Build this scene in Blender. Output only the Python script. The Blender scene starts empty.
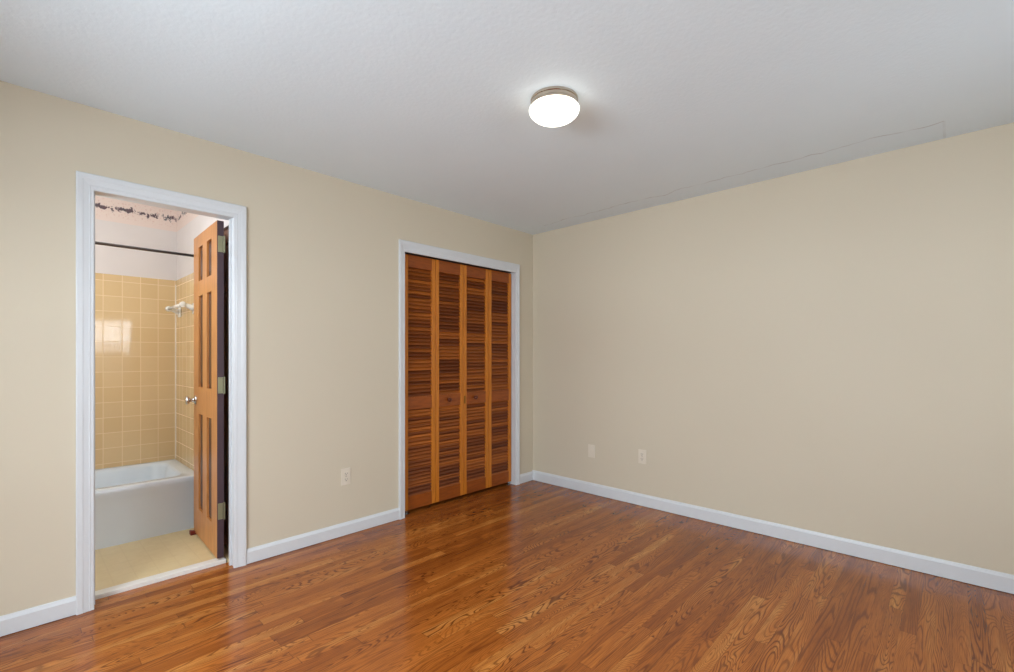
import bpy, bmesh, math, random
from mathutils import Vector, Matrix
random.seed(4)
C = bpy.context.scene.collection
SC = bpy.context.scene

# ------------------------------------------------------------------ camera
cam_d = bpy.data.cameras.new('camera')
cam = bpy.data.objects.new('camera', cam_d); C.objects.link(cam)
cam.location = (-3.5662, -3.0324, 1.2282)
cam.rotation_euler = (math.pi/2, 0, math.radians(43.525 - 90))
cam_d.sensor_width = 36
cam_d.lens = 469.24/1014*36
cam_d.shift_y = 20.49/1014
cam_d.clip_start = 0.05
SC.camera = cam

# ------------------------------------------------------------------ world, exposure
w = bpy.data.worlds.new('world'); SC.world = w; w.use_nodes = True
bg = w.node_tree.nodes['Background']
bg.inputs[0].default_value = (0.72, 0.84, 1.0, 1); bg.inputs[1].default_value = 1.2
SC.view_settings.view_transform = 'Standard'
SC.view_settings.look = 'None'
SC.view_settings.gamma = 1
SC.view_settings.use_curve_mapping = False
SC.view_settings.exposure = 0.12

# daylight coming in at the windows behind the camera (room: x -4.4..0, y -4.1..0)
WEST, SOUTH, H = -4.45, -4.15, 2.44
def area(name, loc, rot, sx, sy, power, col):
    d = bpy.data.lights.new(name, 'AREA'); d.shape = 'RECTANGLE'; d.size = sx; d.size_y = sy
    d.energy = power; d.color = col
    o = bpy.data.objects.new(name, d); C.objects.link(o); o.location = loc; o.rotation_euler = rot
    return o
DAY = (0.835, 0.915, 1.0)
area('daylight_south', (-2.40, SOUTH-0.45, 1.75), (math.radians(62), 0, 0), 1.0, 0.92, 55, DAY)
area('corner_fill_south', (-1.15, SOUTH-0.30, 1.45), (math.radians(82), 0, math.radians(4)), 0.7, 0.9, 27, DAY)  # added fill that brightens the far ceiling corner and right wall
area('daylight_west', (WEST-0.45, -1.95, 1.75), (math.radians(62), 0, math.radians(-90)), 2.2, 1.0, 225, DAY)
# added fill, aimed up through the west window to brighten the ceiling
area('ceiling_fill_west', (WEST-1.5, -2.0, 0.35), (math.radians(112), 0, math.radians(-90)), 4.0, 1.6, 90, DAY)
def point(name, loc, r, power, col):
    d = bpy.data.lights.new(name, 'POINT'); d.energy = power; d.color = col; d.shadow_soft_size = r
    o = bpy.data.objects.new(name, d); C.objects.link(o); o.location = loc
    return o
point('bathroom_light_glow', (-3.75, 0.30, 1.90), 0.15, 27, (0.80, 0.91, 1.0))

# ------------------------------------------------------------------ helpers
def s2l(c):
    c = c/255.0
    return c/12.92 if c <= 0.04045 else ((c+0.055)/1.055)**2.4
def rgb(r, g, b): return (s2l(r), s2l(g), s2l(b), 1)

def obj(name, bm, mat, parent=None, smooth=False, loc=None):
    me = bpy.data.meshes.new(name); 
    bmesh.ops.recalc_face_normals(bm, faces=bm.faces)
    bm.to_mesh(me); bm.free()
    if smooth:
        for p in me.polygons: p.use_smooth = True
    o = bpy.data.objects.new(name, me); C.objects.link(o)
    if mat: me.materials.append(mat)
    if parent: o.parent = parent
    if loc: o.location = loc
    return o
def struct(name, bm, mat, label=None, cat=None, smooth=False):
    o = obj(name, bm, mat, None, smooth); o['kind'] = 'structure'
    if label: o['label'] = label
    if cat: o['category'] = cat
    return o
def empty(name, loc, rz=0, label=None, cat=None, kind=None):
    o = bpy.data.objects.new(name, None); C.objects.link(o); o.empty_display_size = 0.05
    o.location = loc; o.rotation_euler = (0, 0, rz)
    if label: o['label'] = label
    if cat: o['category'] = cat
    if kind: o['kind'] = kind
    return o
def box(bm, x0, x1, y0, y1, z0, z1, bevel=0.0):
    vs = [bm.verts.new((x, y, z)) for x in (x0, x1) for y in (y0, y1) for z in (z0, z1)]
    fs = [(0,1,3,2),(4,6,7,5),(0,4,5,1),(2,3,7,6),(0,2,6,4),(1,5,7,3)]
    faces = [bm.faces.new([vs[i] for i in f]) for f in fs]
    if bevel > 0:
        es = list({e for f in faces for e in f.edges})
        bmesh.ops.bevel(bm, geom=es, offset=bevel, segments=2, affect='EDGES', profile=0.6)
    return vs
def BM(): return bmesh.new()
def boxes(*bs, bevel=0.0):
    bm = BM()
    for b in bs: box(bm, *b, bevel=bevel)
    return bm
def lathe(bm, prof, n=48, mat=None):
    """prof: list of (r, z) ; axis z"""
    rings = []
    for r, z in prof:
        if r < 1e-6:
            rings.append([bm.verts.new(mat @ Vector((0,0,z)) if mat else (0,0,z))])
        else:
            ring = []
            for i in range(n):
                a = 2*math.pi*i/n
                p = Vector((r*math.cos(a), r*math.sin(a), z))
                ring.append(bm.verts.new(mat @ p if mat else p))
            rings.append(ring)
    for a, b in zip(rings, rings[1:]):
        if len(a) == 1 and len(b) == 1: continue
        for i in range(n):
            j = (i+1) % n
            if len(a) == 1: bm.faces.new((a[0], b[i], b[j]))
            elif len(b) == 1: bm.faces.new((a[i], b[0], a[j]))
            else: bm.faces.new((a[i], b[i], b[j], a[j]))
def tube(bm, pts, r, n=16, cap=True):
    pts = [Vector(p) for p in pts]
    rings = []
    for k, p in enumerate(pts):
        t = (pts[min(k+1, len(pts)-1)] - pts[max(k-1, 0)]).normalized()
        up = Vector((0,0,1)) if abs(t.z) < 0.9 else Vector((1,0,0))
        a = t.cross(up).normalized(); b = t.cross(a)
        rr = r[k] if isinstance(r, (list, tuple)) else r
        rings.append([bm.verts.new(p + rr*(math.cos(2*math.pi*i/n)*a + math.sin(2*math.pi*i/n)*b)) for i in range(n)])
    for a, b in zip(rings, rings[1:]):
        for i in range(n):
            j = (i+1) % n; bm.faces.new((a[i], b[i], b[j], a[j]))
    if cap:
        bm.faces.new(rings[0]); bm.faces.new(list(reversed(rings[-1])))

# ------------------------------------------------------------------ materials
class NT:
    def __init__(s, name, rough=0.5, spec=0.5):
        s.m = bpy.data.materials.new(name); s.m.use_nodes = True
        s.t = s.m.node_tree; s.n = s.t.nodes; s.l = s.t.links
        s.b = s.n['Principled BSDF']
        s.b.inputs['Roughness'].default_value = rough
        s.b.inputs['Specular IOR Level'].default_value = spec
    def new(s, kind, **kw):
        n = s.n.new(kind)
        for k, v in kw.items(): setattr(n, k, v)
        return n
    def setin(s, sock, v):
        if isinstance(v, bpy.types.NodeSocket): s.l.new(v, sock)
        elif v is not None: sock.default_value = v
    def math(s, op, a, b=None, c=None, clamp=False):
        n = s.new('ShaderNodeMath', operation=op); n.use_clamp = clamp
        for i, v in enumerate((a, b, c)):
            if v is not None: s.setin(n.inputs[i], v)
        return n.outputs[0]
    def coords(s, kind='Object'):
        tc = s.new('ShaderNodeTexCoord'); return tc.outputs[kind]
    def sep(s, v):
        n = s.new('ShaderNodeSeparateXYZ'); s.setin(n.inputs[0], v); return n.outputs
    def comb(s, x, y, z):
        n = s.new('ShaderNodeCombineXYZ')
        for i, v in enumerate((x, y, z)): s.setin(n.inputs[i], v)
        return n.outputs[0]
    def noise(s, vec, scale=1, detail=2, rough=0.5, dist=0, out='Fac'):
        n = s.new('ShaderNodeTexNoise'); s.setin(n.inputs['Vector'], vec)
        n.inputs['Scale'].default_value = scale; n.inputs['Detail'].default_value = detail
        n.inputs['Roughness'].default_value = rough; n.inputs['Distortion'].default_value = dist
        return n.outputs[out]
    def white(s, vec):
        n = s.new('ShaderNodeTexWhiteNoise', noise_dimensions='3D'); s.setin(n.inputs['Vector'], vec); return n.outputs['Value']
    def ramp(s, fac, stops, interp='LINEAR'):
        n = s.new('ShaderNodeValToRGB'); s.setin(n.inputs[0], fac)
        cr = n.color_ramp; cr.interpolation = interp
        while len(cr.elements) < len(stops): cr.elements.new(0.5)
        for e, (p, c) in zip(cr.elements, stops):
            e.position = p; e.color = c if len(c) == 4 else (*c, 1)
        return n.outputs[0]
    def mix(s, fac, a, b, blend='MIX'):
        n = s.new('ShaderNodeMix', data_type='RGBA', blend_type=blend)
        s.setin(n.inputs[0], fac); s.setin(n.inputs[6], a); s.setin(n.inputs[7], b)
        return n.outputs[2]
    def rng(s, v, a, b, c, d):
        n = s.new('ShaderNodeMapRange'); s.setin(n.inputs[0], v)
        for i, x in enumerate((a, b, c, d)): n.inputs[i+1].default_value = x
        return n.outputs[0]
    def bump(s, h, strength=0.2, dist=0.01):
        n = s.new('ShaderNodeBump'); n.inputs['Strength'].default_value = strength
        n.inputs['Distance'].default_value = dist; s.setin(n.inputs['Height'], h)
        s.l.new(n.outputs[0], s.b.inputs['Normal'])
    def base(s, c): s.setin(s.b.inputs['Base Color'], c)
    def scale(s, v, x, y, z):
        o = s.sep(v); return s.comb(s.math('MULTIPLY', o[0], x), s.math('MULTIPLY', o[1], y), s.math('MULTIPLY', o[2], z))

def plain(name, col, rough=0.5, metal=0.0, bumpy=0.0, scale=200):
    m = NT(name, rough); m.b.inputs['Metallic'].default_value = metal
    n = m.noise(m.coords(), 6, 2)
    c2 = tuple(min(1, x*0.94) for x in col[:3]) + (1,)
    m.base(m.mix(n, col, c2))
    if bumpy: m.bump(m.noise(m.coords(), scale, 2), bumpy, 0.002)
    return m.m

def wall_paint():
    m = NT('tan_wall_paint', 0.55, 0.3)
    co = m.coords()
    big = m.noise(co, 0.9, 2)
    m.base(m.mix(big, rgb(202, 191, 169), rgb(208, 198, 177)))
    m.bump(m.noise(co, 260, 3), 0.12, 0.0015)
    return m.m
def ceiling_paint():
    m = NT('white_ceiling_paint', 0.75, 0.2)
    co = m.coords(); x, y, z = m.sep(co)
    base = m.mix(m.noise(co, 3.5, 4, 0.65), rgb(224, 237, 244), rgb(229, 241, 247))
    # plaster seam and patch running beside the right-hand wall
    wav = m.noise(m.comb(0.0, m.math('MULTIPLY', y, 2.3), 0.0), 1.0, 3, 0.6)
    wig = m.math('MULTIPLY', m.math('SUBTRACT', wav, 0.5), 0.26)
    line = m.math('ADD', m.math('MULTIPLY', y, 0.035), -0.175)
    d = m.math('SUBTRACT', x, m.math('ADD', line, wig))
    near = m.math('LESS_THAN', m.math('ABSOLUTE', d), 0.0055)
    inr = m.math('MULTIPLY', m.math('GREATER_THAN', y, -3.0), m.math('LESS_THAN', y, -0.28))
    broken = m.rng(m.noise(co, 9, 2), 0.36, 0.62, 0.1, 0.75)
    crack = m.math('MULTIPLY', m.math('MULTIPLY', near, inr), broken)
    patch = m.math('MULTIPLY', m.math('MULTIPLY', m.math('GREATER_THAN', d, 0.0), inr), 0.10)
    e = m.math('MULTIPLY', m.math('LESS_THAN', m.math('ABSOLUTE', m.math('ADD', y, 3.0)), 0.006), m.math('GREATER_THAN', d, 0.0))
    e = m.math('MULTIPLY', m.math('MULTIPLY', e, broken), 0.35)
    col = m.mix(patch, base, rgb(216, 228, 240))
    col = m.mix(m.math('MAXIMUM', crack, e), col, rgb(190, 194, 198))
    m.base(col)
    m.bump(m.noise(co, 55, 4, 0.6), 0.35, 0.004)
    return m.m
def oak_floor():
    m = NT('oiled_oak_strip_floor', 0.2, 0.38)
    co = m.coords(); x, y, z = m.sep(co)
    W = 0.0572
    yr = m.math('DIVIDE', y, W); row = m.math('FLOOR', yr); fy = m.math('FRACT', yr)
    off = m.math('MULTIPLY', m.white(m.comb(row, 3.1, 0.0)), 7.0)
    ln = m.math('MULTIPLY_ADD', m.white(m.comb(row, 9.7, 1.0)), 0.5, 0.75)
    xr = m.math('DIVIDE', m.math('ADD', x, off), ln)
    colr = m.math('FLOOR', xr); fx = m.math('FRACT', xr)
    pid = m.white(m.comb(row, colr, 5.0)); pid2 = m.white(m.comb(row, colr, 11.0)); pid3 = m.white(m.comb(row, colr, 23.0))
    # growth-ring contours: level lines of a field stretched along the board
    ys = m.math('MULTIPLY_ADD', y, 9.5, m.math('MULTIPLY', pid2, 40))
    xs = m.math('MULTIPLY', x, m.math('MULTIPLY_ADD', pid, 1.3, 0.45))
    field = m.noise(m.comb(xs, ys, m.math('MULTIPLY', pid, 30)), 1.0, 1.6, 0.42, 0.35)
    freq = m.math('MULTIPLY_ADD', pid3, 30, 20)
    jit = m.math('MULTIPLY', m.noise(m.comb(m.math('MULTIPLY', x, 16), m.math('MULTIPLY', y, 60), 0.0), 1, 2), 0.22)
    ph = m.math('FRACT', m.math('ADD', m.math('MULTIPLY', field, freq), jit))
    ring = m.ramp(ph, [(0.0, (1,1,1)), (0.16, (.85,.85,.85)), (0.30, (.15,.15,.15)), (0.78, (0,0,0)), (0.93, (.4,.4,.4)), (1.0, (1,1,1))])
    ringv = m.math('MULTIPLY', ring, m.math('MULTIPLY_ADD', pid2, 0.6, 0.4))
    pore = m.noise(m.comb(m.math('MULTIPLY', x, 10), m.math('MULTIPLY', y, 420), pid), 1, 3, 0.6)
    tone = m.math('ADD', m.math('MULTIPLY_ADD', pid, 0.28, 0.07), m.math('MULTIPLY', m.noise(m.comb(m.math('MULTIPLY', x, 1.5), m.math('MULTIPLY', y, 15), pid3), 1, 3), 0.62))
    c = m.ramp(tone, [(0.15, rgb(124, 62, 20)), (0.40, rgb(154, 84, 30)), (0.60, rgb(182, 106, 42)), (0.86, rgb(220, 154, 78))])
    c = m.mix(m.math('MULTIPLY', ringv, 0.92), c, rgb(82, 36, 13))
    c = m.mix(m.rng(pore, 0.42, 0.72, 0.0, 0.65), c, rgb(96, 44, 18))
    g1 = m.math('LESS_THAN', m.math('MINIMUM', fy, m.math('SUBTRACT', 1.0, fy)), 0.010)
    g2 = m.math('LESS_THAN', m.math('MINIMUM', fx, m.math('SUBTRACT', 1.0, fx)), 0.0012)
    gap = m.math('MAXIMUM', g1, g2)
    c = m.mix(m.math('MULTIPLY', gap, 0.55), c, rgb(60, 26, 10))
    m.base(c)
    rr = m.math('MULTIPLY_ADD', m.noise(co, 2.2, 3), 0.10, 0.16)
    m.setin(m.b.inputs['Roughness'], rr)
    h = m.math('SUBTRACT', m.math('MULTIPLY', ringv, -0.3), m.math('MULTIPLY', gap, 1.0))
    m.bump(h, 0.12, 0.001)
    return m.m
def wood(name, lo, hi, axis='z', rough=0.35, rings=9.0):
    m = NT(name, rough, 0.45)
    co = m.coords('Object'); x, y, z = m.sep(co)
    a, b, c = (x, y, z)
    if axis == 'z': v = m.comb(m.math('MULTIPLY', x, 14), m.math('MULTIPLY', y, 14), m.math('MULTIPLY', z, 1.1))
    else: v = m.comb(m.math('MULTIPLY', x, 1.3), m.math('MULTIPLY', y, 14), m.math('MULTIPLY', z, 14))
    rnd = m.new('ShaderNodeObjectInfo').outputs['Random']
    vv = m.new('ShaderNodeVectorMath', operation='ADD'); m.setin(vv.inputs[0], v)
    m.setin(vv.inputs[1], m.comb(m.math('MULTIPLY', rnd, 20), rnd, m.math('MULTIPLY', rnd, 7)))
    f = m.noise(vv.outputs[0], 1.0, 2.5, 0.5, 0.3)
    ph = m.math('FRACT', m.math('MULTIPLY', f, rings))
    g = m.ramp(ph, [(0, (1,1,1)), (0.3, (.25,.25,.25)), (0.75, (0,0,0)), (1, (1,1,1))])
    fine = m.noise(m.scale(vv.outputs[0], 14, 14, 4), 1.0, 2)
    cc = m.mix(f, lo, hi)
    cc = m.mix(m.math('MULTIPLY', g, 0.32), cc, tuple(q*0.45 for q in lo[:3]) + (1,))
    cc = m.mix(m.rng(fine, 0.4, 0.8, 0, 0.3), cc, tuple(q*0.6 for q in lo[:3]) + (1,))
    m.base(cc)
    return m.m
def slat_wood():
    # every louvre slat takes its own tone: brown-red to orange
    m = NT('stained_louvre_slats', 0.38, 0.45)
    co = m.coords('Object'); x, y, z = m.sep(co)
    rnd = m.new('ShaderNodeObjectInfo').outputs['Random']
    k = m.math('FLOOR', m.math('DIVIDE', z, 0.0287))
    t = m.white(m.comb(k, rnd, 2.0))
    grp = m.noise(m.comb(m.math('MULTIPLY', rnd, 30), 0.0, m.math('MULTIPLY', z, 3.0)), 1, 2)
    tone = m.math('ADD', m.math('MULTIPLY', t, 0.45), m.math('MULTIPLY', grp, 0.75))
    c = m.ramp(tone, [(0.25, rgb(84, 36, 12)), (0.52, rgb(120, 58, 20)), (0.85, rgb(178, 98, 34))])
    gr = m.noise(m.comb(m.math('MULTIPLY', x, 5), m.math('MULTIPLY', y, 60), m.math('MULTIPLY', z, 160)), 1, 3)
    c = m.mix(m.rng(gr, 0.4, 0.75, 0, 0.5), c, rgb(66, 26, 8))
    m.base(c)
    return m.m
def tile_mat(name, axis, off):
    m = NT(name, 0.12, 0.3)
    co = m.coords(); o = m.sep(co); a = o[0] if axis == 'x' else o[1]; z = o[2]
    S = 0.1125; SZ = 0.1154
    ua = m.math('DIVIDE', m.math('SUBTRACT', a, off), S); uz = m.math('DIVIDE', m.math('SUBTRACT', z, 1.803), SZ)
    fa = m.math('FRACT', ua); fz = m.math('FRACT', uz)
    ea = m.math('MINIMUM', fa, m.math('SUBTRACT', 1.0, fa)); ez = m.math('MINIMUM', fz, m.math('SUBTRACT', 1.0, fz))
    e = m.math('MINIMUM', ea, ez)
    g = m.rng(e, 0.012, 0.024, 1.0, 0.0)
    idv = m.white(m.comb(m.math('FLOOR', ua), m.math('FLOOR', uz), 1.0))
    c = m.mix(idv, rgb(221, 190, 144), rgb(227, 198, 154))
    c = m.mix(m.math('MULTIPLY', m.noise(co, 60, 2), 0.25), c, rgb(214, 182, 134))
    m.base(m.mix(g, c, rgb(240, 214, 176)))
    m.setin(m.b.inputs['Roughness'], m.math('MULTIPLY_ADD', g, 0.5, 0.06))
    wavy = m.math('MULTIPLY', m.noise(co, 18, 1), 0.35)
    m.bump(m.math('SUBTRACT', wavy, g), 0.25, 0.0012)
    return m.m
def border_mat(name, axis):
    m = NT(name, 0.7, 0.2)
    co = m.coords(); o = m.sep(co); a = o[0] if axis == 'x' else o[1]; z = o[2]
    n1 = m.noise(m.comb(m.math('MULTIPLY', a, 24), 3.0, m.math('MULTIPLY', z, 20)), 1, 4, 0.7, 0.8)
    zz = m.math('ABSOLUTE', m.math('SUBTRACT', z, m.math('ADD', 2.343, m.math('MULTIPLY', m.noise(m.comb(m.math('MULTIPLY', a, 6), 0.0, 0.0), 1, 1), 0.03))))
    env = m.rng(zz, 0.0, 0.06, 0.13, -0.2)
    blob = m.rng(m.math('ADD', n1, env), 0.57, 0.63, 0.0, 1.0)
    blob2 = m.rng(m.noise(m.comb(m.math('MULTIPLY', a, 70), 8.0, m.math('MULTIPLY', z, 80)), 1, 2), 0.58, 0.66, 0.0, 0.5)
    band = m.rng(zz, 0.05, 0.085, 1.0, 0.0)
    tint = m.noise(m.comb(m.math('MULTIPLY', a, 9), 1.0, 0.0), 1, 1)
    dark = m.mix(m.rng(tint, 0.4, 0.6, 0, 1), rgb(120, 84, 88), rgb(88, 96, 104))
    c = m.mix(m.math('MULTIPLY', blob2, band), rgb(234, 216, 208), rgb(206, 158, 150))
    c = m.mix(blob, c, dark)
    m.base(c)
    return m.m
def vinyl():
    m = NT('beige_bathroom_vinyl', 0.35, 0.4)
    co = m.coords(); x, y, z = m.sep(co)
    fx = m.math('FRACT', m.math('DIVIDE', x, 0.10)); fy = m.math('FRACT', m.math('DIVIDE', y, 0.10))
    g = m.math('MAXIMUM', m.math('LESS_THAN', fx, 0.06), m.math('LESS_THAN', fy, 0.06))
    c = m.mix(m.noise(co, 25, 3), rgb(205, 182, 134), rgb(218, 198, 154))
    m.base(m.mix(m.math('MULTIPLY', g, 0.16), c, rgb(184, 156, 108)))
    return m.m
def glow(name, col, strength):
    m = NT(name, 0.3)
    m.base(rgb(250, 246, 236)); m.b.inputs['Emission Color'].default_value = col
    m.b.inputs['Emission Strength'].default_value = strength
    return m.m
def pane_mat():
    m = bpy.data.materials.new('window_glass'); m.use_nodes = True
    t = m.node_tree; t.nodes.clear()
    o = t.nodes.new('ShaderNodeOutputMaterial'); mx = t.nodes.new('ShaderNodeMixShader')
    tr = t.nodes.new('ShaderNodeBsdfTransparent'); gl = t.nodes.new('ShaderNodeBsdfGlossy')
    gl.inputs['Roughness'].default_value = 0.02; mx.inputs[0].default_value = 0.06
    t.links.new(tr.outputs[0], mx.inputs[1]); t.links.new(gl.outputs[0], mx.inputs[2]); t.links.new(mx.outputs[0], o.inputs[0])
    return m

M = dict(
    wall=wall_paint(), ceil=ceiling_paint(), floor=oak_floor(),
    trim=plain('white_trim_paint', rgb(213, 216, 218), 0.32),
    jamb_dark=wood('stained_closet_jamb', rgb(84, 42, 18), rgb(104, 54, 24)),
    stile=wood('stained_pine_frame', rgb(186, 104, 26), rgb(214, 134, 42)),
    slat=slat_wood(), rail=wood('stained_pine_rail', rgb(132, 62, 16), rgb(162, 84, 26), 'x'),
    door_shade=wood('shaded_door_panel', rgb(64, 26, 14), rgb(82, 34, 18)), door_edge=plain('dark_door_edge', rgb(70, 50, 56), 0.5), knob_wood=wood('dark_wood_knob', rgb(84, 34, 14), rgb(110, 48, 20)),  # door panels: shade of the recesses put into the wood colour
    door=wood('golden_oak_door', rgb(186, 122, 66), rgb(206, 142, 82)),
    door_b=wood('brown_oak_door', rgb(150, 92, 56), rgb(170, 108, 68)),
    hinge=plain('aged_brass_hinge', rgb(150, 148, 118), 0.4, 0.75),
    chrome=plain('chrome', rgb(205, 205, 205), 0.15, 1.0),
    rod=plain('satin_steel_rod', rgb(110, 112, 116), 0.3, 1.0),
    nickel=plain('brushed_nickel', rgb(190, 176, 160), 0.12, 1.0),
    enamel=plain('white_tub_enamel', rgb(222, 231, 240), 0.14),
    ceramic=plain('white_ceramic', rgb(244, 240, 232), 0.15),
    bathwall=plain('pale_pink_wall', rgb(228, 220, 218), 0.6),
    bathceil=plain('white_bathroom_ceiling', rgb(240, 232, 222), 0.7),
    closet=plain('closet_interior_paint', rgb(150, 140, 124), 0.7),
    vinyl=vinyl(), marble=plain('white_marble', rgb(226, 222, 214), 0.3),
    tile_x=tile_mat('yellow_tile_back', 'x', -2.649), tile_y=tile_mat('yellow_tile_side', 'y', 1.604),
    border_x=border_mat('border_back', 'x'), border_y=border_mat('border_side', 'y'),
    plate=plain('ivory_plastic', rgb(222, 212, 194), 0.35),
    slot=plain('dark_slot', rgb(60, 52, 44), 0.6),
    rubber=plain('dark_red_rubber', rgb(120, 40, 34), 0.5),
    caulk=plain('white_caulk', rgb(245, 236, 224), 0.5),
    brass=plain('dull_brass', rgb(140, 100, 40), 0.4, 0.8),
    pane=pane_mat(),
)

# ------------------------------------------------------------------ room shell
WT = 0.10                               # wall thickness of the wall with both doorways
DX0, DX1, DZ = -3.294, -2.684, 2.036    # bathroom doorway, casing edge to casing edge
KX0, KX1, KZ = -1.5105, -0.2630, 2.048    # closet opening
JT = 0.016
struct('floor', boxes((WEST, 0, SOUTH, 0.105, -0.05, 0)), M['floor'])
struct('ceiling', boxes((WEST, 0, SOUTH, 0.0, H, H+0.05)), M['ceil'])
struct('wall_left', boxes(
    (WEST, DX0-JT, 0, WT, 0, H), (DX0-JT, DX1+JT, 0, WT, DZ+JT, H), (DX1+JT, KX0-JT, 0, WT, 0, H),
    (KX0-JT, KX1+JT, 0, WT, KZ+JT, H), (KX1+JT, 0.0, 0, WT, 0, H)), M['wall'])
struct('wall_right', boxes((0, 0.1, SOUTH, WT, 0, H)), M['wall'])
def pierced(name, along, pos, out, a0, a1, holes):
    """wall slab at 'pos' running along x or y, with window holes (c0,c1,z0,z1)"""
    bm = BM(); p0, p1 = sorted((pos, pos+out)); cur = a0
    def put(u0, u1, z0, z1):
        if along == 'x': box(bm, u0, u1, p0, p1, z0, z1)
        else: box(bm, p0, p1, u0, u1, z0, z1)
    for c0, c1, z0, z1 in sorted(holes):
        put(cur, c0, 0, H); put(c0, c1, 0, z0); put(c0, c1, z1, H); cur = c1
    put(cur, a1, 0, H)
    return struct(name, bm, M['wall'])
SW = [(-2.75, -2.05, 0.93, 1.88), (-1.50, -0.80, 0.93, 1.88)]  # second opening is unseen, added to let corner fill light in
WW = [(-2.95, -0.95, 0.78, 1.90)]
pierced('wall_back', 'x', SOUTH, -0.12, WEST, 0.1, SW)
pierced('wall_far_left', 'y', WEST, -0.12, SOUTH-0.12, WT, WW)
# windows (behind the camera; the second south one is added for fill)
def window(name, along, pos, sgn, c0, c1, z0, z1):
    bm = BM(); gl = BM(); cs = BM()
    def put(b, u0, u1, d0, d1, za, zb):
        e0, e1 = sorted((pos+sgn*d0, pos+sgn*d1))
        if along == 'x': box(b, u0, u1, e0, e1, za, zb)
        else: box(b, e0, e1, u0, u1, za, zb)
    f = 0.045; mid = (z0+z1)/2
    put(bm, c0, c1, 0.04, 0.09, z0, z0+f); put(bm, c0, c1, 0.04, 0.09, z1-f, z1)
    put(bm, c0, c0+f, 0.04, 0.09, z0, z1); put(bm, c1-f, c1, 0.04, 0.09, z0, z1)
    put(bm, c0, c1, 0.04, 0.08, mid-0.025, mid+0.025)
    n = 2 if c1-c0 < 1.2 else 3
    for i in range(1, n+1):
        u = c0+(c1-c0)*i/(n+1) if n == 3 else c0+(c1-c0)*i/3
        put(bm, u-0.009, u+0.009, 0.05, 0.075, z0, z1)
    for z in ((z0+mid)/2, (z1+mid)/2): put(bm, c0, c1, 0.05, 0.075, z-0.009, z+0.009)
    put(gl, c0+f, c1-f, 0.061, 0.064, z0+f, z1-f)
    fr = struct(name, bm, M['trim'])
    g = obj('pane', gl, M['pane'], fr)
    k = 0.065
    put(cs, c0-k, c0, -0.016, 0, z0-0.02, z1+k); put(cs, c1, c1+k, -0.016, 0, z0-0.02, z1+k)
    put(cs, c0, c1, -0.016, 0, z1, z1+k); put(cs, c0-k-0.02, c1+k+0.02, -0.05, 0.04, z0-0.03, z0)
    put(cs, c0-k, c1+k, -0.014, 0, z0-0.10, z0-0.03)
    obj('window_casing', cs, M['trim'], fr)
for i, (a, b, c, d) in enumerate(SW): window('window_%d' % (i+1), 'x', SOUTH, -1, a, b, c, d)
window('window_3', 'y', WEST, -1, *WW[0])

# ------------------------------------------------------------------ casings and baseboards
def casing(name, x0, x1, zt, wd, wt, y=0.0, out=-1, zb=0.0):
    """mitred door casing; profile from the opening edge outward"""
    prof = [(0, 0), (0, .009), (.003, .011), (.014, .0115), (.017, .0135), (.020, .0115), (wd*.6, .015), (wd*.65, .017), (wd-.004, .018), (wd, .015), (wd, 0)]
    bm = BM(); rows = []
    for d, t in prof:
        yy = y + out*t
        e = d*wt/wd; rows.append([bm.verts.new(p) for p in ((x0-d, yy, zb), (x0-d, yy, zt+e), (x1+d, yy, zt+e), (x1+d, yy, zb))])
    n = len(rows)
    for i in range(n):
        a, b = rows[i], rows[(i+1) % n]
        for k in range(3): bm.faces.new((a[k], a[k+1], b[k+1], b[k]))
    bm.faces.new([r[0] for r in rows]); bm.faces.new([r[3] for r in reversed(rows)])
    return struct(name, bm, M['trim'])
CW = 0.066
casing('trim_1', DX0, DX1, 2.034, CW, 0.077)
casing('trim_2', KX0, KX1, 2.027, 0.0515, 0.084)
# door lining with a stop bead
def lining(name, x0, x1, zt, d0, d1, stop, mat, zb=0.0):
    bm = BM(); r = 0.005
    box(bm, x0-JT, x0-r+0.0, d0, d1, zb, zt+JT); box(bm, x1+r, x1+JT, d0, d1, zb, zt+JT); box(bm, x0-JT, x1+JT, d0, d1, zt+r-0.001, zt+JT)
    if stop:
        a, b = stop
        box(bm, x0-r, x0+0.008, a, b, zb, zt); box(bm, x1-0.006, x1+r, a, b, zb, zt); 
    return struct(name, bm, mat)
lining('trim_3', DX0, DX1, 2.036, 0.0, WT-0.001, (0.045, 0.062), M['trim'])
lining('trim_4', KX0, KX1, KZ, 0.0, WT, None, M['trim'])

def baseboard(name, p, q, nrm, h=0.088, t=0.014):
    """straight board from p to q on the floor, projecting along nrm"""
    p, q, nrm = Vector(p), Vector(q), Vector(nrm)
    prof = [(0, .003), (t, .003), (t, h-.018), (t-.004, h-.010), (t-.007, h-.002), (t-.010, h), (0, h)]
    bm = BM()
    A = [bm.verts.new(p + nrm*d + Vector((0,0,z))) for d, z in prof]
    B = [bm.verts.new(q + nrm*d + Vector((0,0,z))) for d, z in prof]
    n = len(prof)
    for i in range(n): bm.faces.new((A[i], A[(i+1)%n], B[(i+1)%n], B[i]))
    bm.faces.new(A); bm.faces.new(list(reversed(B)))
    return struct(name, bm, M['trim'])
baseboard('baseboard_left', (WEST, 0, 0), (DX0-CW, 0, 0), (0,-1,0))
baseboard('baseboard_middle', (DX1+CW, 0, 0), (KX0-.0515, 0, 0), (0,-1,0))
baseboard('baseboard_corner', (KX1+.0515, 0, 0), (-0.0145, 0, 0), (0,-1,0))
baseboard('baseboard_right', (0, 0, 0), (0, SOUTH, 0), (-1,0,0), h=0.098)
baseboard('baseboard_back', (-0.0145, SOUTH, 0), (WEST, SOUTH, 0), (0,1,0))
baseboard('baseboard_far_left', (WEST, SOUTH+.0145, 0), (WEST, -.0145, 0), (1,0,0))

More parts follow.
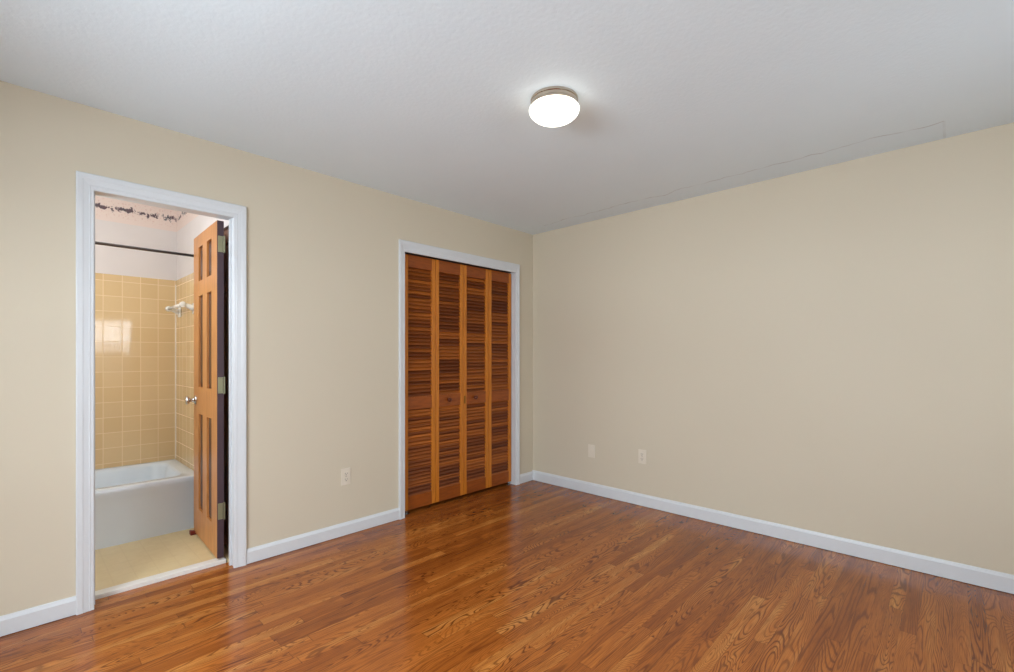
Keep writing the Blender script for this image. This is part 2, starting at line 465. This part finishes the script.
# ------------------------------------------------------------------ closet shell and the two bifold pairs
struct('wall_closet', boxes((KX0-0.25, KX0-0.2, WT, 0.72, 0, H), (KX1+0.27, KX1+0.32, WT, 0.72, 0, H), (KX0-0.25, KX1+0.32, 0.72, 0.77, 0, H),
    (KX0-0.25, KX1+0.32, WT, 0.77, H, H+.04)), M['closet'])
struct('floor_closet', boxes((KX0-0.25, KX1+0.32, 0.105, 0.77, -0.05, 0)), M['floor'])
struct('trim_5', boxes((KX0, KX1, 0.050, 0.070, 2.031, 2.0485)), M['rod'])   # bifold head track

LW = 0.3012; LT = 0.028; SWD = 0.036
def leaf(parent, x0):
    """one louvred leaf, local origin at its lower left front corner"""
    zb, zt = 0.0, 1.996
    rails = [(0.0, 0.105), (0.783, 0.883), (1.901, 1.996)]
    bm = BM()
    box(bm, 0, SWD, 0, LT, zb, zt, 0.003); box(bm, LW-SWD, LW, 0, LT, zb, zt, 0.003)
    old = set(bm.faces)
    for a, b in rails: box(bm, SWD-.001, LW-SWD+.001, 0.001, LT-.001, a, b, 0.0)
    for fc in bm.faces:
        if fc not in old: fc.material_index = 1
    f = obj('door_leaf', bm, M['stile'], parent, loc=(x0, 0, 0)); f.data.materials.append(M['rail'])
    sb = BM()
    for lo, hi in ((0.105, 0.783), (0.883, 1.901)):
        n = round((hi-lo)/0.0287)
        for k in range(n):
            zc = lo + (k+0.5)*(hi-lo)/n
            ang = math.radians(38); hw = 0.0190; th = 0.0026
            c, s = math.cos(ang), math.sin(ang)
            pts = []
            for u, v in ((-hw, -th), (hw, -th), (hw, th), (-hw, th)):
                # slat dips toward the room: lower edge in front
                yy = u*c*0.62 - v*s; zz = u*s*1.15 + v*c
                pts.append((LT/2+yy, zc+zz))
            A = [sb.verts.new((SWD-.002, y, z)) for y, z in pts]; B = [sb.verts.new((LW-SWD+.002, y, z)) for y, z in pts]
            for i in range(4): sb.faces.new((A[i], A[(i+1)%4], B[(i+1)%4], B[i]))
            sb.faces.new(A); sb.faces.new(list(reversed(B)))
    obj('louvre_slats', sb, M['slat'], f)
    return f
def bifold(name, x0, label, knobleaf, kx, pivot):
    root = empty(name, (x0, 0.045, 0.028), 0, label, 'closet door', 'structure')
    a = leaf(root, 0.0); b = leaf(root, LW+0.0035)
    tgt = (a, b)[knobleaf]
    kb = BM()
    mt = Matrix.Translation((kx, 0.0, 0.838)) @ Matrix.Rotation(math.radians(90), 4, 'X')
    lathe(kb, [(0, 0), (.010, 0), (.008, .008), (.009, .014), (.017, .018), (.0185, .024), (.015, .030), (0, .032)], 24, mt)
    obj('knob', kb, M['knob_wood'], tgt, True)
    pb = boxes((pivot-.02, pivot+.02, -0.004, 0.03, -0.030, -0.027), (pivot-.004, pivot+.004, 0.01, 0.018, -0.027, 0.0))
    obj('pivot_bracket', pb, M['chrome'], root)
    for z in (0.25, 1.0, 1.75):
        hb = boxes((LW-.012, LW+.015, LT, LT+.003, z-.03, z+.03)); obj('hinge', hb, M['brass'], root)
    return root
b1 = bifold('door_2', -1.4800, 'left pair of stained louvered bifold closet doors, nearer the bathroom', 1, 0.130, 0.03)
b2 = bifold('door_3', -0.8720, 'right pair of stained louvered bifold closet doors, nearer the room corner', 0, 0.126, 2*LW-0.03)
obj('catch_plate', boxes((.004, .017, -0.004, 0.0, .792, .858), bevel=.001), M['brass'], b2)

# ------------------------------------------------------------------ bathroom shell
BX0, BX1, BY1, FZ = -4.30, -2.636, 1.61, 0.018
struct('floor_bathroom', boxes((BX0, BX1, 0.165, 0.86, -0.03, FZ), (BX1, BX1+.1, 0.165, 0.86, -0.03, FZ), (DX1, BX1+.1, 0.1, 0.165, -0.03, FZ)), M['vinyl'])
struct('trim_6', boxes((DX0+.0085, DX1-.0065, 0.1055, 0.165, -0.03, FZ+.004), bevel=.003), M['marble'],
       'white marble threshold strip in the bathroom doorway', 'threshold')
struct('ceiling_bathroom', boxes((BX0, BX1, WT, BY1, H, H+.05)), M['bathceil'])
struct('wall_bathroom_back', boxes((BX0-.1, BX1+.1, BY1, BY1+.1, 0, H)), M['bathwall'])
struct('wall_bathroom_right', boxes((BX1, BX1+.1, 0.86, BY1, 0, H), (BX1, BX1+.1, WT, 0.185, 0, H), (BX1, BX1+.1, 0.185, 0.86, 2.05, H),
    (BX1+.08, BX1+.1, 0.185, 0.86, 0, 2.05)), M['bathwall'])
struct('wall_bathroom_left', boxes((BX0-.1, BX0, WT, BY1, 0, H)), M['bathwall'])
TZ = 1.853
def tiles(name, b, mat):
    bm = boxes(b, bevel=.0025); return struct(name, bm, mat)
tiles('trim_7', (BX0+.001, BX1-.0065, BY1-.006, BY1, 0.37, TZ), M['tile_x'])
tiles('trim_8', (BX1-.006, BX1, 0.845, BY1, 0.02, TZ), M['tile_y'])
struct('trim_9', boxes((BX1-.011, BX1-.006, BY1-.011, BY1-.006, 0.39, TZ-.035)), M['caulk'])
struct('trim_10', boxes((BX0+.001, BX1-.001, BY1-.001, BY1, 2.255, H)), M['border_x'])
struct('trim_11', boxes((BX1-.001, BX1, 0.11, BY1-.001, 2.255, H)), M['border_y'])

# ------------------------------------------------------------------ six-panel doors
def six_panel(bm, pbs, L, T, Hh, stiles, rows):
    """leaf along +x (0..L), thickness 0..T in y, z 0..Hh. stiles = [(x0,x1)...] solid uprights; rows = panel z ranges"""
    for a, b in stiles: box(bm, a, b, 0, T, 0, Hh, 0.0012)
    zs = [0.0] + [v for r in rows for v in r] + [Hh]
    for a, b in zip(zs[::2], zs[1::2]):
        for s, t in zip(stiles, stiles[1:]): box(bm, s[1]-.0005, t[0]+.0005, 0, T, a, b, 0.0)
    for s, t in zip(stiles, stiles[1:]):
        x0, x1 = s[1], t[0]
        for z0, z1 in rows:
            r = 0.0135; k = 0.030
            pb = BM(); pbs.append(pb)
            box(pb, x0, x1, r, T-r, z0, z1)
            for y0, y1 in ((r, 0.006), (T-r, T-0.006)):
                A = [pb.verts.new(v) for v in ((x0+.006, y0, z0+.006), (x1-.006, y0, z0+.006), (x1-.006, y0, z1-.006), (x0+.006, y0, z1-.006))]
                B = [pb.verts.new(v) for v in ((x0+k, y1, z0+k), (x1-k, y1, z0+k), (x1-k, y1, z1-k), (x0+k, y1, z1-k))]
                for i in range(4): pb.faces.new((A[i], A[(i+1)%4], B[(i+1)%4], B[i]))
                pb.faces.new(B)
DB = 0.032; DT = 2.035
rows = [(0.214-DB, 0.848-DB), (1.027-DB, 1.628-DB), (1.727-DB, 1.951-DB)]
near = Vector((-2.7350, 0.122)); far = Vector((-2.7115, 0.745))
dv = far-near; LL = dv.length
bm = BM()
pbs = []
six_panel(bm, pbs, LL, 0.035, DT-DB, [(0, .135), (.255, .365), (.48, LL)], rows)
# local +x along the leaf, local +y must point to the left (toward -x): thickness goes to the right, so flip
for b_ in [bm]+pbs:
    for v in b_.verts: v.co.y = -v.co.y
d1 = struct('door_1', bm, M['door'], 'open golden-stained six-panel wooden bathroom door', 'door')
d1.location = (near.x, near.y, DB); d1.rotation_euler = (0, 0, math.atan2(dv.y, dv.x))
for b_ in pbs: obj('panel', b_, M['door_shade'], d1)
obj('hinge_edge', boxes((-.0015, 0, -.0348, -.0002, .001, DT-DB-.001)), M['door_edge'], d1)['label'] = 'dark unstained hinge edge'
# knobs on both faces, latch side
for side in (1, -1):
    kb = BM()
    y0 = 0.0 if side == 1 else -0.035
    mt = Matrix.Translation((LL-0.065, y0, 0.935-DB)) @ Matrix.Rotation(math.radians(-90*side), 4, 'X')
    lathe(kb, [(0, 0), (.031, 0), (.031, .004), (.024, .010), (.012, .013), (.010, .030), (.014, .036), (.024, .040), (.028, .048), (.027, .056), (.020, .061), (0, .063)], 32, mt)
    obj('door_knob', kb, M['chrome'], d1, True)
for z in (0.309, 1.057, 1.896):
    hb = BM()
    box(hb, -0.0035, 0.0, -0.030, -0.004, z-DB-.048, z-DB+.048, 0.001)
    tube(hb, [(-0.004, -0.037, z-DB-.05), (-0.004, -0.037, z-DB+.05)], 0.0055, 12)
    for dz in (-.032, 0, .032):
        mt = Matrix.Translation((-0.0035, -0.017, z-DB+dz)) @ Matrix.Rotation(math.radians(-90), 4, 'Y')
        lathe(hb, [(.004, 0), (.0035, .001), (0, .0012)], 12, mt)
    obj('hinge', hb, M['hinge'], d1)
# linen closet door in the bathroom's right wall, beside the tub
bm = BM()
pbs = []
six_panel(bm, pbs, 0.655, 0.035, 2.0, [(0, .05), (.28, .38), (.56, .655)], [(0.20, .83), (1.01, 1.61), (1.71, 1.92)])
d4 = struct('door_4', bm, M['door_b'], 'brown six-panel linen door behind the open bathroom door', 'door')
d4.location = (BX1+.002+.035, 0.192, 0.03); d4.rotation_euler = (0, 0, math.pi/2)
for b_ in pbs: obj('panel', b_, M['door_b'], d4)
kb = BM(); lathe(kb, [(0, 0), (.022, 0), (.010, .006), (.009, .018), (.016, .022), (.018, .030), (0, .033)], 24,
    Matrix.Translation((0.60, 0.035, 0.93)) @ Matrix.Rotation(math.radians(-90), 4, 'X'))
obj('door_knob', kb, M['chrome'], d4, True)

# red rubber stop on the floor under the open door's free corner
sb = BM()
A = [sb.verts.new(v) for v in ((0, -.016, 0), (.085, -.018, 0), (.085, .018, 0), (0, .016, 0), (0, -.016, .006), (.085, -.018, .030), (.085, .018, .030), (0, .016, .006))]
for f in ((0,1,2,3), (4,5,6,7), (0,1,5,4), (1,2,6,5), (2,3,7,6), (3,0,4,7)): sb.faces.new([A[i] for i in f])
bmesh.ops.bevel(sb, geom=list(sb.edges), offset=.002, segments=2, affect='EDGES')
o = obj('door_stop', sb, M['rubber']); o.location = (-2.655, 0.715, FZ); o.rotation_euler = (0, 0, math.pi)
o['label'] = 'dark red rubber wedge on the bathroom floor at the open door'; o['category'] = 'door stop'

# ------------------------------------------------------------------ bathtub
def ring_pts(cx, cy, hx, hy, r, z, n=10):
    pts = []
    for qx, qy, a0 in ((1,1,0), (-1,1,90), (-1,-1,180), (1,-1,270)):
        for i in range(n+1):
            a = math.radians(a0 + 90*i/n)
            pts.append((cx+qx*(hx-r)+r*math.cos(a), cy+qy*(hy-r)+r*math.sin(a), z))
    return pts
tx0, tx1, ty0, ty1, tz = -4.16, BX1-.0075, 0.842, BY1-.0075, 0.388
cx, cy, hx, hy = (tx0+tx1)/2, (ty0+ty1)/2, (tx1-tx0)/2, (ty1-ty0)/2
tb = BM()
ic = cy+0.012
spec = [(cx, cy+.006, hx-.0, hy-.006, .004, FZ), (cx, cy+.006, hx, hy-.006, .004, .06), (cx, cy+.005, hx, hy-.005, .004, .28), (cx, cy+.002, hx, hy-.002, .005, .32), (cx, cy, hx, hy, .006, .352), (cx, cy, hx, hy, .006, tz-.012),
        (cx, cy, hx-.004, hy-.004, .008, tz-.003), (cx, cy, hx-.012, hy-.012, .012, tz),
        (cx, ic, hx-.075, hy-.075, .10, tz-.002), (cx, ic, hx-.085, hy-.085, .10, tz-.010), (cx, ic, hx-.095, hy-.095, .10, tz-.03),
        (cx+.01, ic, hx-.13, hy-.12, .12, .22), (cx+.02, ic, hx-.17, hy-.145, .13, .11), (cx+.02, ic, hx-.22, hy-.19, .12, .075), (cx+.02, ic, hx-.40, hy-.28, .06, .07)]
rings = []
for s in spec: rings.append([tb.verts.new(p) for p in ring_pts(*s)])
for a, b in zip(rings, rings[1:]):
    n = len(a)
    for i in range(n): tb.faces.new((a[i], a[(i+1)%n], b[(i+1)%n], b[i]))
tb.faces.new(rings[-1]); tb.faces.new(list(reversed(rings[0])))
tub = obj('bathtub', tb, M['enamel'], None, True)
md = tub.modifiers.new('edge', 'EDGE_SPLIT'); md.split_angle = math.radians(40)
tub['label'] = 'white enamelled built-in bathtub in the tiled alcove'; tub['category'] = 'bathtub'
db = BM(); lathe(db, [(0, 0), (.035, 0), (.033, .004), (.012, .003), (0, .002)], 24, Matrix.Translation((tx1-.36, ic, .0705)))
obj('drain', db, M['chrome'], tub, True)

# shower curtain rod
rd = empty('shower_curtain_rod', (BX1-.006, 0.86, 1.94), 0, 'straight metal shower curtain rod across the tub alcove', 'rod')
bm = BM(); tube(bm, [(-(BX1-.006-BX0)+.004, 0, 0), (-0.004, 0, 0)], 0.0095, 20); obj('rod', bm, M['rod'], rd, True)
for x, s in ((0.0, -1), (-(BX1-.006-BX0), 1)):
    bm = BM(); lathe(bm, [(0, 0), (.032, 0), (.030, .006), (.015, .010), (.0125, .03)], 24, Matrix.Translation((x, 0, 0)) @ Matrix.Rotation(math.radians(90*s), 4, 'Y'))
    obj('flange', bm, M['chrome'], rd, True)

# ceramic towel bar on the tiled side wall
tw = empty('towel_bar', (BX1-.006, 1.22, 1.60), 0, 'white ceramic towel bar on yellow tile behind the open door', 'towel bar')
for yy in (0.235, -0.21):
    bm = BM(); box(bm, -.014, 0, yy-.032, yy+.032, -.058, .022, .006)
    tube(bm, [(-.008, yy, -.018), (-.030, yy, -.010), (-.055, yy, 0), (-.075, yy, .004)], [.026, .019, .016, .016], 16)
    lathe(bm, [(0, -.020), (.016, -.020), (.021, -.013), (.021, .013), (.016, .020), (0, .020)], 24, Matrix.Translation((-.078, yy, .005)) @ Matrix.Rotation(math.radians(90), 4, 'X'))
    obj('post', bm, M['ceramic'], tw, True)
bm = BM(); tube(bm, [(-.078, -.2, .005), (-.078, .23, .005)], .0115, 16); obj('bar', bm, M['ceramic'], tw, True)

# ------------------------------------------------------------------ wall plates
def plate_base(root):
    bm = BM(); box(bm, -.035, .035, -.006, 0, -.0575, .0575, .003)
    return obj('cover_plate', bm, M['plate'], root)
def outlet(loc, rz, label):
    r = empty('wall_outlet', loc, rz, label, 'outlet'); p = plate_base(r)
    for dz in (.0195, -.0195):
        bm = BM(); box(bm, -.0165, .0165, -.0085, -.005, dz-.0135, dz+.0135, .003)
        s = obj('socket', bm, M['plate'], p)
        hb = boxes((-.0085, -.0060, -.0090, -.0080, dz-.002, dz+.008), (.0060, .0085, -.0090, -.0080, dz-.002, dz+.007), (-.0025, .0025, -.0090, -.0080, dz-.010, dz-.005))
        obj('slots', hb, M['slot'], s)
    bm = BM(); lathe(bm, [(0, .0), (.003, 0), (.0025, .0015), (0, .0018)], 12, Matrix.Translation((0, -.006, 0)) @ Matrix.Rotation(math.radians(90), 4, 'X'))
    obj('screw', bm, M['nickel'], p)
    return r
outlet((-1.988, 0, 0.402), 0, 'ivory duplex outlet low on the wall left of the louvered closet')
outlet((0, -1.182, 0.405), math.radians(-90), 'ivory duplex outlet on the right-hand wall, farther from the corner')
r = empty('wall_jack', (0, -0.690, 0.382), math.radians(-90), 'ivory phone jack plate on the right-hand wall, nearer the corner', 'wall plate')
p = plate_base(r)
obj('jack', boxes((-.010, .010, -.009, -.005, -.010, .010), bevel=.0015), M['plate'], p)

# ------------------------------------------------------------------ ceiling light
def flush_light(loc, label, gm, s=1.0):
    r = empty('ceiling_light', loc, 0, label, 'ceiling light')
    bm = BM(); lathe(bm, [(0, 0), (.116*s, 0), (.118*s, -.003), (.118*s, -.012), (.1155*s, -.015), (.1155*s, -.028), (.118*s, -.031), (.118*s, -.040), (.112*s, -.043), (.108*s, -.040)], 64)
    obj('metal_band', bm, M['nickel'], r, True).modifiers.new('edge', 'EDGE_SPLIT')
    bm = BM(); R = .1245*s; prof = [(.108*s, -.040), (.118*s, -.0415), (.1235*s, -.047)]
    for i in range(0, 15):
        a = math.radians(90*i/14); prof.append((max(0, R*math.cos(a)), -.050 - .061*s*math.sin(a)))
    prof[-1] = (0, prof[-1][1])
    lathe(bm, prof, 64); obj('glass_shade', bm, gm, r, True)
    return r
gm = glow('lit_opal_glass', (1.0, 0.95, 0.84, 1), 3.4)
flush_light((-1.81, -1.671, H), 'lit flush ceiling light with nickel band and opal glass bowl', gm, 0.945)
